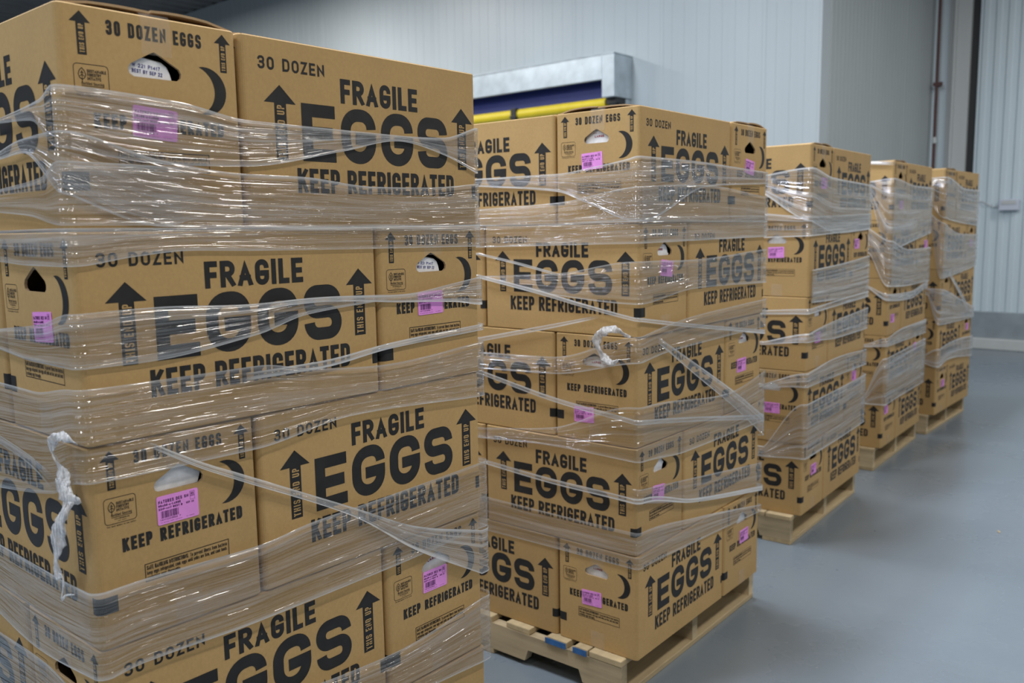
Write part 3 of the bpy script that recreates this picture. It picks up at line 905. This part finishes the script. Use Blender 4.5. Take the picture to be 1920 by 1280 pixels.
rnd = random.Random(11)
ROLE = {'corner': 'at the near corner', 'far': 'at the far aisle end', 'left': 'left of the corner case'}
SKIP_LEFT = {(0, 1), (0, 3), (0, 5)} | {(k, l) for k in (2, 3, 4) for l in range(1, 6)}
for k, (ox, oy, th) in enumerate(PAL):
    T4 = Matrix.Translation((ox, oy, 0)) @ Matrix.Rotation(th, 4, 'Z')
    for ly in range(1, 6):
        t = layer_type(k, ly)
        sx, sy = SHIFT[k][ly - 1]
        z = ZB + (5 - ly) * H
        for role, u, v, turn in slots(t):
            hidden = role == 'back' or (role == 'left' and (k, ly) in SKIP_LEFT)
            if hidden and not BUILD_HIDDEN:
                continue
            P = T4 @ Vector((-u + sx, v + sy, z))
            root = empty('egg_case', P, th + turn * math.pi / 2 + rnd.uniform(-.002, .002))
            if hidden:
                tag(root, 'brown egg case hidden in the back of the %s pallet stack' % PNAME[k], 'box', 'hidden cases of the %s stack' % PNAME[k])
            else:
                tag(root, 'brown egg case %s of the %s pallet stack, %s' % (ROLE[role], PNAME[k], LNAME[ly - 1]), 'box', 'egg cases stacked on the pallets')
            obj('carton_body', ME_CASE, root)
            if hidden:
                continue
            s_ = math.pi if role == 'corner' and turn else 0.0
            for me in (ME_TAPE_FOOT, ME_TAPE_TOP if ly == 1 else ME_TAPE_TAB):
                if role == 'left' or (role == 'far' and turn):
                    if me is not ME_TAPE_TOP:
                        continue
                obj('packing_tape', me, root).rotation_euler = (0, 0, s_)
            if ly == 1:
                for me in ME_FLAP:
                    obj('top_flap', me, root)
            face = None
            if role == 'corner':
                face = 'L' if turn else 'R'
            elif role == 'far' and not turn:
                face = 'R'
            # the end that looks out on the aisle is +X unturned, the end on the left face is -X when turned
            if face and (k, ly, face) in LABELS and not (role == 'far' and False):
                a, bz, ang = LABELS[(k, ly, face)]
                lab = obj('shipping_label', ME_LABEL, root)
                R3 = Matrix.Rotation(math.radians(ang), 4, 'X')
                if face == 'R':
                    lab.matrix_local = Matrix.Translation(fx(a, bz, 0)) @ R3
                else:
                    lab.matrix_local = Matrix.Translation(fxm(a, bz, 0)) @ Matrix.Rotation(math.pi, 4, 'Z') @ R3
            if face and (k, ly, face) in CARTONS:
                kind, a, bz, ang = CARTONS[(k, ly, face)]
                c = obj('egg_carton', ME_CARTON[kind])
                base = root.matrix_basis.copy() if False else Matrix.Translation(P) @ Matrix.Rotation(root.rotation_euler.z, 4, 'Z')
                Ry = Matrix.Rotation(math.radians(-ang), 4, 'Y')
                if face == 'R':   # carton front (-Y) turned to +X
                    c.matrix_world = base @ Matrix.Translation(fx(a, bz + 2, -.009)) @ Matrix.Rotation(math.pi / 2, 4, 'Z') @ Ry
                else:
                    c.matrix_world = base @ Matrix.Translation(fxm(a, bz + 2, -.009)) @ Matrix.Rotation(-math.pi / 2, 4, 'Z') @ Ry
                tag(c, 'white egg carton in the %s handhole, %s pallet stack, %s' % ({'R': 'aisle side', 'L': 'left side'}[face], PNAME[k], LNAME[ly - 1]), 'egg carton', 'egg cartons showing in handholes')

# ------------------------------------------------------------------ wooden pallets
PX0, PX1, PY0, PY1 = -1.235, -.040, -.034, .985
def board_mesh(name, x0, x1, y0, y1, z0, z1, m, bev=.003, extra=None):
    b = MB(); b.box(x0, x1, y0, y1, z0, z1)
    return b.mesh(name, [m], bevel=bev)
def stringer_mesh():
    b = MB()
    z0, z1 = .020, .118
    ln = PX1 - PX0 - .004
    prof = [(0, z0), (.15, z0), (.165, z0 + .042), (.38, z0 + .042), (.395, z0), (ln - .395, z0), (ln - .38, z0 + .042), (ln - .165, z0 + .042), (ln - .15, z0), (ln, z0), (ln, z1), (0, z1)]
    y0, y1 = 0, .038
    tri = tessellate_polygon([[Vector((p[0], p[1], 0)) for p in prof]])
    i = len(b.v); b.v += [(p[0], y0, p[1]) for p in prof]; j = len(b.v); b.v += [(p[0], y1, p[1]) for p in prof]
    for t in tri:
        b.f.append(tuple(i + q for q in t)); b.m.append(0); b.f.append(tuple(j + q for q in reversed(t))); b.m.append(0)
    n = len(prof)
    for q in range(n):
        b.f.append((i + q, i + (q + 1) % n, j + (q + 1) % n, j + q)); b.m.append(0)
    return b.mesh('stringer', [M_WOODX])
ME_STR = stringer_mesh()
rp = random.Random(5)
DECK = [(.000, .125), (.130, .055), (.215, .085), (.375, .105), (.545, .10), (.715, .10), (.885, .10), (1.02, .09), (1.115, .10)]
ME_DECK = []
for d0, wd in DECK:
    jit = rp.uniform(-.004, .004)
    ME_DECK.append(board_mesh('deck_board', PX1 - d0 - wd, PX1 - d0, PY0 - .002 + jit, PY1 - .002 + jit, .118, .1395, M_WOODY))
BOT = [(0, .14), (.54, .14), (1.077, .14)]
ME_BOT = [board_mesh('bottom_board', PX1 - d - w_, PX1 - d, PY0, PY1, 0, .020, M_WOODY) for d, w_ in BOT]
def paint_mesh(d0, wd):
    b = MB(); b.box(PX1 - d0 - wd, PX1 - d0, PY0 - .0085, PY0 - .0062, .119, .1385)
    return b.mesh('painted_end', [M_BLUEPAINT])
for k, (ox, oy, th) in enumerate(PAL):
    root = empty('wooden_pallet', (ox, oy, 0), th)
    tag(root, 'pale notched wooden pallet under the %s stack of egg cases' % PNAME[k], 'pallet', 'wooden pallets')
    for i, me in enumerate(ME_DECK):
        o = obj('deck_board', me, root)
        if k == 1 and i in (1, 2):
            obj('painted_end', paint_mesh(*DECK[i]), o)['label'] = 'blue painted board end'
    for me in ME_BOT:
        obj('bottom_board', me, root)
    for y in (PY0, (PY0 + PY1) / 2 - .019, PY1 - .038):
        obj('stringer', ME_STR, root, (PX0 + .002, y, 0))

# ------------------------------------------------------------------ stretch film
VM = L + W
FR = .010
def film_point(s, z, off):
    if s <= -FR:
        return (s, -off, z)
    if s < FR:
        a = (s + FR) / (2 * FR) * math.pi / 2
        R = FR + off
        return (-FR + R * math.sin(a), FR - R * math.cos(a), z)
    if s <= VM - FR:
        return (off, s, z)
    if s < VM + FR:
        a = (s - VM + FR) / (2 * FR) * math.pi / 2
        R = FR + off
        return (-FR + R * math.cos(a), VM - FR + R * math.sin(a), z)
    return (-(s - VM), VM + off, z)

def interp(tab, s):
    if s <= tab[0][0]:
        return tab[0][1]
    if s >= tab[-1][0]:
        return tab[-1][1]
    for i in range(len(tab) - 1):
        if tab[i][0] <= s <= tab[i + 1][0]:
            (x0, y0), (x1, y1) = tab[i], tab[i + 1]
            def sl(j):
                if j <= 0 or j >= len(tab) - 1:
                    return None
                a = (tab[j][1] - tab[j - 1][1]) / max(1e-4, tab[j][0] - tab[j - 1][0])
                c = (tab[j + 1][1] - tab[j][1]) / max(1e-4, tab[j + 1][0] - tab[j][0])
                return 0 if a * c <= 0 else 2 * a * c / (a + c)
            h = x1 - x0
            m = (y1 - y0) / max(1e-4, h)
            m0, m1 = sl(i), sl(i + 1)
            m0 = m if m0 is None else m0
            m1 = m if m1 is None else m1
            t = (s - x0) / max(1e-4, h)
            return (2 * t**3 - 3 * t**2 + 1) * y0 + (t**3 - 2 * t**2 + t) * h * m0 + (-2 * t**3 + 3 * t**2) * y1 + (t**3 - t**2) * h * m1
    return tab[-1][1]

def band_mesh(idx, dens, hasl, hasr, top, bot):
    smin = min(top[0][0], bot[0][0]); smax = max(top[-1][0], bot[-1][0])
    s0 = -1.25 if hasl else smin
    s1 = VM + .30 if (hasr and smax > .8) else smax
    off = .0075 + .0006 * (idx % 12)
    ss = []
    s = s0
    while s < s1:
        ss.append(s)
        near = abs(s) < .03 or abs(s - VM) < .03
        step = .0025 if near else (.014 if s > -.7 else .06)
        if not near and s < -.03 < s + step: step = -.03 - s + 1e-4
        if not near and s < VM - .03 < s + step: step = VM - .03 - s + 1e-4
        s += step
    ss.append(s1)
    wmax = max(abs(interp(top, s) - interp(bot, s)) for s in ss)
    nt = max(3, min(30, int(wmax / .007)))
    verts = []; uvs = []; eds = []
    for s in ss:
        zt, zb = interp(top, s), interp(bot, s)
        mid = (zt + zb) / 2; w = max(.007, zt - zb)
        w = max(w, .007)
        for j in range(nt + 1):
            t = j / nt
            wob = noise.noise(Vector((s * 2.2, idx * 7.1 + t * 3, 1.7))) * .0018 * (1 - abs(2 * t - 1) ** 4)
            z = mid + (t - .5) * w + wob * min(1, w / .05)
            rid = noise.noise(Vector((s * 1.2, t * wmax * 55 + idx * 3.3, .5))) * .0014 + noise.noise(Vector((s * 5.0, t * wmax * 130, idx + .5))) * .0007
            verts.append(film_point(s, z, max(.005, off + rid)))
            uvs.append((s + idx * 3.7, t * wmax + idx * 1.3)); eds.append((t, w))
    faces = []
    n = nt + 1
    for i in range(len(ss) - 1):
        for j in range(nt):
            faces.append((i * n + j, (i + 1) * n + j, (i + 1) * n + j + 1, i * n + j + 1))
    me = bpy.data.meshes.new('film_band')
    me.from_pydata(verts, [], faces)
    for nm, dat in (('film', uvs), ('edge', eds)):
        l = me.uv_layers.new(name=nm)
        for lp in me.loops:
            l.data[lp.index].uv = dat[lp.vertex_index]
    at = me.attributes.new('film_gain', 'FLOAT', 'POINT')
    def fade(s):
        f = 1.0
        if not hasl: f = min(f, (s - s0) / .05)
        if not (hasr and smax > .8): f = min(f, (s1 - s) / .10)
        f = max(0, min(1, f))
        return dens * f * f * (3 - 2 * f)
    at.data.foreach_set('value', [fade(s) for s in ss for _ in range(nt + 1)])
    me.polygons.foreach_set('use_smooth', [True] * len(me.polygons))
    me.materials.append(M_FILM)
    me.update()
    return me

# pallet, density, on the left face, on the aisle face, top edge, bottom edge: (distance round from the near corner, height)
BANDS = [
(0,0.40,1,1,[(-0.218,1.725),(-0.049,1.740),(0.000,1.757),(0.190,1.749),(0.327,1.729),(0.538,1.727),(0.710,1.726),(0.822,1.730),(0.927,1.759)],[(-0.220,1.717),(-0.087,1.710),(0.000,1.662),(0.183,1.643),(0.316,1.646),(0.536,1.684),(0.694,1.714),(0.820,1.693),(0.929,1.656)]),
(0,0.40,1,1,[(-0.231,1.671),(-0.136,1.684),(0.000,1.688),(0.155,1.650),(0.316,1.633),(0.431,1.632),(0.616,1.617),(0.768,1.619),(0.927,1.631)],[(-0.235,1.657),(-0.130,1.662),(0.000,1.591),(0.147,1.540),(0.309,1.536),(0.612,1.533),(0.944,1.533)]),
(0,0.27,1,1,[(-0.247,1.608),(-0.064,1.620),(0.000,1.642),(0.154,1.640),(0.252,1.638)],[(-0.256,1.569),(-0.120,1.560),(0.000,1.543),(0.147,1.542),(0.247,1.562)]),
(0,0.29,1,1,[(-0.264,1.538),(0.000,1.539),(0.320,1.536),(0.946,1.532)],[(-0.277,1.484),(-0.137,1.479),(0.000,1.479),(0.097,1.491),(0.192,1.498),(0.329,1.494),(0.919,1.486)]),
(0,0.32,1,1,[(-0.307,1.363),(-0.112,1.383),(0.000,1.405),(0.119,1.406),(0.323,1.397),(0.443,1.399),(0.689,1.390)],[(-0.316,1.326),(-0.150,1.316),(0.000,1.316),(0.094,1.315),(0.319,1.339),(0.433,1.367),(0.689,1.384)]),
(0,0.45,0,1,[(0.323,1.397),(0.443,1.399),(0.689,1.390),(0.844,1.405),(0.929,1.415)],[(0.322,1.386),(0.442,1.389),(0.688,1.372),(0.843,1.361),(0.927,1.348)]),
(0,0.50,0,1,[(0.270,1.271),(0.446,1.272),(0.648,1.289),(0.926,1.302)],[(0.270,1.257),(0.445,1.257),(0.647,1.276),(0.925,1.287)]),
(0,0.27,1,1,[(-0.330,1.265),(-0.161,1.265),(0.000,1.284),(0.053,1.283),(0.316,1.282),(0.445,1.259),(0.646,1.244),(0.925,1.260)],[(-0.382,1.055),(-0.120,1.092),(0.000,1.129),(0.061,1.127),(0.192,1.126),(0.306,1.125),(0.523,1.149),(0.913,1.128)]),
(0,0.32,1,0,[(-0.355,1.164),(-0.210,1.147),(-0.098,1.124)],[(-0.359,1.148),(-0.214,1.129),(-0.110,1.098)]),
(0,0.31,1,1,[(-0.410,0.940),(-0.108,0.942),(0.000,0.946),(0.068,0.947),(0.295,0.940),(0.426,0.952),(0.610,0.956),(0.935,0.967)],[(-0.446,0.793),(-0.254,0.774),(0.000,0.794),(0.057,0.800),(0.285,0.792),(0.608,0.793),(0.893,0.802)]),
(0,0.45,0,1,[(0.086,1.188),(0.192,1.125),(0.259,1.091),(0.527,0.954),(0.700,0.866),(0.914,0.797)],[(0.085,1.179),(0.191,1.113),(0.258,1.077),(0.526,0.934),(0.698,0.810),(0.911,0.686)]),
(0,0.32,1,1,[(-0.456,0.749),(-0.221,0.758),(0.000,0.719),(0.276,0.637),(0.452,0.607),(0.640,0.596),(0.909,0.625)],[(-0.491,0.607),(-0.248,0.628),(0.000,0.625),(0.270,0.541),(0.562,0.485),(0.906,0.458)]),
(1,0.45,1,1,[(-0.621,1.696),(-0.294,1.696),(-0.150,1.711),(-0.035,1.727),(0.000,1.734),(0.318,1.735),(0.611,1.729),(0.896,1.721)],[(-0.622,1.669),(-0.295,1.639),(-0.184,1.602),(0.000,1.541),(0.430,1.654),(0.898,1.676)]),
(1,0.28,1,1,[(-0.614,1.593),(-0.295,1.605),(0.000,1.645),(0.430,1.659),(0.901,1.630)],[(-0.616,1.535),(-0.296,1.536),(0.000,1.540),(0.433,1.537),(0.906,1.534)]),
(1,0.28,1,1,[(-0.616,1.531),(-0.296,1.536),(0.000,1.552),(0.900,1.560)],[(-0.630,1.462),(0.000,1.474),(0.904,1.478)]),
(1,0.27,1,1,[(-0.633,1.364),(-0.293,1.380),(0.000,1.421),(0.340,1.414),(0.906,1.431)],[(-0.633,1.358),(-0.368,1.315),(0.000,1.290),(0.342,1.317),(0.913,1.303)]),
(1,0.60,1,1,[(-0.633,1.368),(-0.368,1.321),(-0.186,1.284),(0.000,1.250),(0.922,1.120)],[(-0.633,1.355),(-0.368,1.308),(-0.186,1.271),(0.000,1.238),(0.923,1.104)]),
(1,0.55,1,0,[(-0.631,1.443),(-0.488,1.419),(-0.258,1.372)],[(-0.631,1.436),(-0.488,1.410),(-0.258,1.364)]),
(1,0.60,1,0,[(-0.639,1.148),(-0.332,1.211),(-0.128,1.253)],[(-0.639,1.133),(-0.332,1.197),(-0.128,1.245)]),
(1,0.27,1,1,[(-0.640,1.097),(-0.314,1.106),(0.000,1.192),(0.344,1.226),(0.916,1.241)],[(-0.642,1.038),(-0.315,1.049),(0.000,1.109),(0.200,1.126),(0.922,1.133)]),
(1,0.60,1,1,[(-0.642,1.034),(-0.298,0.969),(0.000,0.933),(0.940,0.784)],[(-0.642,1.019),(-0.298,0.953),(0.000,0.917),(0.941,0.765)]),
(1,0.50,0,1,[(0.083,1.188),(0.348,1.066),(0.641,0.929),(0.940,0.776)],[(0.083,1.172),(0.349,1.026),(0.644,0.869),(0.945,0.693)]),
(1,0.27,1,1,[(-0.635,0.825),(-0.317,0.869),(0.000,0.973),(0.619,0.922),(0.931,0.960)],[(-0.636,0.788),(-0.318,0.805),(0.000,0.798),(0.286,0.772),(0.920,0.762)]),
(1,0.60,1,1,[(-0.638,0.713),(-0.319,0.692),(0.000,0.682),(0.336,0.598),(0.934,0.497)],[(-0.639,0.697),(-0.319,0.675),(0.000,0.665),(0.336,0.583),(0.935,0.477)]),
(1,0.24,0,1,[(-0.030,0.714),(0.357,0.665),(0.929,0.592)],[(-0.042,0.675),(0.359,0.583),(0.934,0.489)]),
(1,0.29,1,1,[(-0.642,0.574),(-0.285,0.569),(0.000,0.569),(0.361,0.521),(0.959,0.414)],[(-0.658,0.447),(-0.322,0.449),(0.000,0.449),(0.363,0.430),(0.960,0.389)]),
(2,0.81,1,1,[(-0.223,1.751),(0.000,1.777),(0.272,1.742),(0.888,1.724)],[(-0.213,1.662),(0.000,1.534),(0.420,1.475),(0.918,1.487)]),
(2,0.62,1,1,[(-0.211,1.575),(0.000,1.558),(0.907,1.572)],[(-0.209,1.461),(0.000,1.467),(0.918,1.487)]),
(2,0.73,0,1,[(0.010,1.313),(0.436,1.324),(0.916,1.347)],[(0.016,1.160),(0.454,1.147),(0.912,1.145)]),
(2,0.73,1,1,[(-0.201,1.120),(0.000,1.134),(0.921,1.156)],[(-0.201,1.100),(0.000,1.109),(0.925,1.124)]),
(2,0.69,1,1,[(-0.198,0.970),(0.000,1.019),(0.422,1.048),(0.902,1.065)],[(-0.198,0.954),(0.000,0.976),(0.432,0.953),(0.877,0.950)]),
(2,0.58,1,1,[(-0.193,0.766),(0.000,0.833),(0.441,0.856),(0.921,0.837)],[(-0.193,0.748),(0.000,0.765),(0.451,0.759),(0.901,0.751)]),
(2,0.67,1,1,[(-0.187,0.460),(0.000,0.687),(0.458,0.690),(0.908,0.699)],[(-0.185,0.407),(0.000,0.421),(0.485,0.423),(0.941,0.430)]),
(3,0.95,1,1,[(-0.126,1.768),(0.000,1.781),(0.464,1.750),(0.922,1.748)],[(-0.123,1.673),(0.000,1.365),(0.601,1.415),(0.920,1.445)]),
(3,0.81,1,0,[(-0.124,1.887),(0.018,1.876)],[(-0.124,1.868),(0.019,1.857)]),
(3,0.81,1,1,[(-0.116,1.485),(0.000,1.414),(0.427,1.351),(0.937,1.351)],[(-0.111,1.338),(0.000,1.139),(0.464,1.122),(0.862,1.122)]),
(3,0.95,1,1,[(-0.113,1.141),(0.000,1.095),(0.471,1.080),(0.863,1.119)],[(-0.112,1.124),(0.000,1.053),(0.479,1.031),(0.871,1.075)]),
(3,0.81,1,1,[(-0.116,0.783),(0.000,0.827),(0.365,0.859),(0.895,0.861)],[(-0.115,0.764),(0.000,0.775),(0.379,0.772),(0.854,0.766)]),
(3,0.90,1,1,[(-0.120,0.450),(0.000,0.705),(0.325,0.713),(0.818,0.726)],[(-0.119,0.410),(0.000,0.413),(0.370,0.419),(0.843,0.421)]),
(4,0.95,1,1,[(-0.082,1.826),(0.000,1.828),(0.538,1.757),(0.835,1.756)],[(-0.074,1.631),(0.000,1.546),(0.843,1.485)]),
(4,0.94,1,1,[(-0.085,1.579),(0.000,1.513),(0.422,1.430),(0.841,1.419)],[(-0.084,1.542),(0.000,1.123),(0.403,1.141),(0.876,1.171)]),
(4,0.94,1,1,[(-0.081,1.054),(0.000,1.049),(0.514,0.944),(0.909,0.852)],[(-0.079,1.008),(0.000,0.795),(0.396,0.782),(0.860,0.772)]),
(4,0.95,0,1,[(0.126,1.182),(0.502,1.005),(0.761,0.864)],[(0.130,1.159),(0.511,0.960),(0.772,0.809)]),
(4,0.90,1,1,[(-0.078,0.579),(0.000,0.623),(0.421,0.647),(0.889,0.626)],[(-0.075,0.510),(0.000,0.489),(0.228,0.518),(0.922,0.465)]),
]
WRAP = []
for k, (ox, oy, th) in enumerate(PAL):
    w = empty('stretch_wrap', (ox, oy, 0), th)
    tag(w, 'clear plastic stretch film wound round the %s pallet stack of egg cases' % PNAME[k], 'plastic wrap', 'stretch wraps round the stacks')
    WRAP.append(w)
for i, (k, dens, hl, hr, top, bot) in enumerate(BANDS):
    obj('film_band', band_mesh(i, dens, hl, hr, top, bot), WRAP[k])

def ribbon(name, path, widths, k, seed, twist=0.6):
    """crumpled tail of bunched film: path of (along left face, height, out of the face)"""
    b = MB()
    rn = random.Random(seed)
    P = []
    n = 6
    path = [Vector((p[0], -p[2], p[1])) for p in path]
    fine = []; fw = []
    for i in range(len(path) - 1):
        p0 = path[max(i - 1, 0)]; p1 = path[i]; p2 = path[i + 1]; p3 = path[min(i + 2, len(path) - 1)]
        for q in range(n):
            t = q / n
            fine.append(.5 * ((2 * p1) + (p2 - p0) * t + (2 * p0 - 5 * p1 + 4 * p2 - p3) * t * t + (3 * p1 - p0 - 3 * p2 + p3) * t ** 3))
            fw.append(widths[i] + (widths[i + 1] - widths[i]) * t)
    fine.append(path[-1]); fw.append(widths[-1])
    m = 9
    for i, p in enumerate(fine):
        d = (fine[min(i + 1, len(fine) - 1)] - fine[max(i - 1, 0)]).normalized()
        side = d.cross(Vector((0, -1, 0))).normalized()
        out = side.cross(d).normalized()
        a = twist * math.sin(i * .35 + seed)
        side, out = side * math.cos(a) + out * math.sin(a), out * math.cos(a) - side * math.sin(a)
        for j in range(m):
            c = 2 * math.pi * j / m
            q = 1 + .45 * noise.noise(Vector((i * .45, j * 1.9, seed)))
            b.v.append(tuple(p + side * (math.cos(c) * fw[i] * q) + out * (math.sin(c) * fw[i] * .24 * q)))
    for i in range(len(fine) - 1):
        for j in range(m):
            b.f.append((i * m + j, i * m + (j + 1) % m, (i + 1) * m + (j + 1) % m, (i + 1) * m + j)); b.m.append(0)
    b.f.append(tuple(range(m))); b.m.append(0)
    b.f.append(tuple((len(fine) - 1) * m + j for j in range(m))); b.m.append(0)
    return obj(name, b.mesh(name, [M_TAIL], smooth=True), WRAP[k])

ribbon('film_tail', [(-.004, 1.196, .012), (-.018, 1.203, .018), (-.036, 1.206, .022), (-.058, 1.198, .026), (-.070, 1.180, .026), (-.062, 1.160, .022), (-.050, 1.140, .02), (-.040, 1.120, .02)],
       [.003, .006, .008, .009, .008, .010, .012, .013], 0, 1)
ribbon('film_tail', [(-.085, 1.108, .016), (-.066, 1.118, .02), (-.045, 1.115, .024), (-.022, 1.105, .02), (-.004, 1.103, .014)], [.006, .012, .017, .011, .005], 0, 9, .3)
ribbon('film_tail', [(-.030, 1.105, .02), (-.034, 1.085, .026), (-.046, 1.060, .03), (-.060, 1.030, .032), (-.072, 1.002, .032), (-.078, .975, .03), (-.072, .958, .03)],
       [.013, .018, .018, .017, .015, .015, .008], 0, 2, .3)
ribbon('film_tail', [(-.072, .962, .03), (-.064, .968, .03), (-.058, .958, .03), (-.064, .940, .03), (-.072, .922, .03), (-.050, .936, .03), (-.018, .946, .03)],
       [.004, .003, .002, .0025, .003, .002, .001], 0, 3, .3)
ribbon('film_tail', [(-.020, 1.190, .012), (-.036, 1.197, .02), (-.058, 1.211, .028), (-.084, 1.212, .03), (-.116, 1.196, .032), (-.132, 1.172, .032), (-.122, 1.140, .03), (-.102, 1.120, .03), (-.078, 1.107, .028), (-.058, 1.118, .026)],
       [.003, .007, .011, .013, .015, .014, .013, .012, .010, .004], 1, 5)

# litter on the open floor
b = MB()
c = [(0, 0), (.006, -.003), (.016, -.002), (.030, .003), (.036, .007), (.026, .008), (.014, .006), (.004, .004)]
b.face([(x, y, .004 + .002 * math.sin(i)) for i, (x, y) in enumerate(c)]); b.face([(x, y, .0003) for x, y in reversed(c)])
for i in range(len(c)):
    p, q = c[i], c[(i + 1) % len(c)]
    b.face([(p[0], p[1], .0003), (q[0], q[1], .0003), (q[0], q[1], .004 + .002 * math.sin((i + 1) % len(c))), (p[0], p[1], .004 + .002 * math.sin(i))])
o = obj('wood_chip', b.mesh('wood_chip', [M_WOODX]), None, (.528, 4.09, 0))
o.rotation_euler = (0, 0, 1.9)
tag(o, 'tiny brown wood chip lying alone on the open grey floor', 'wood chip')
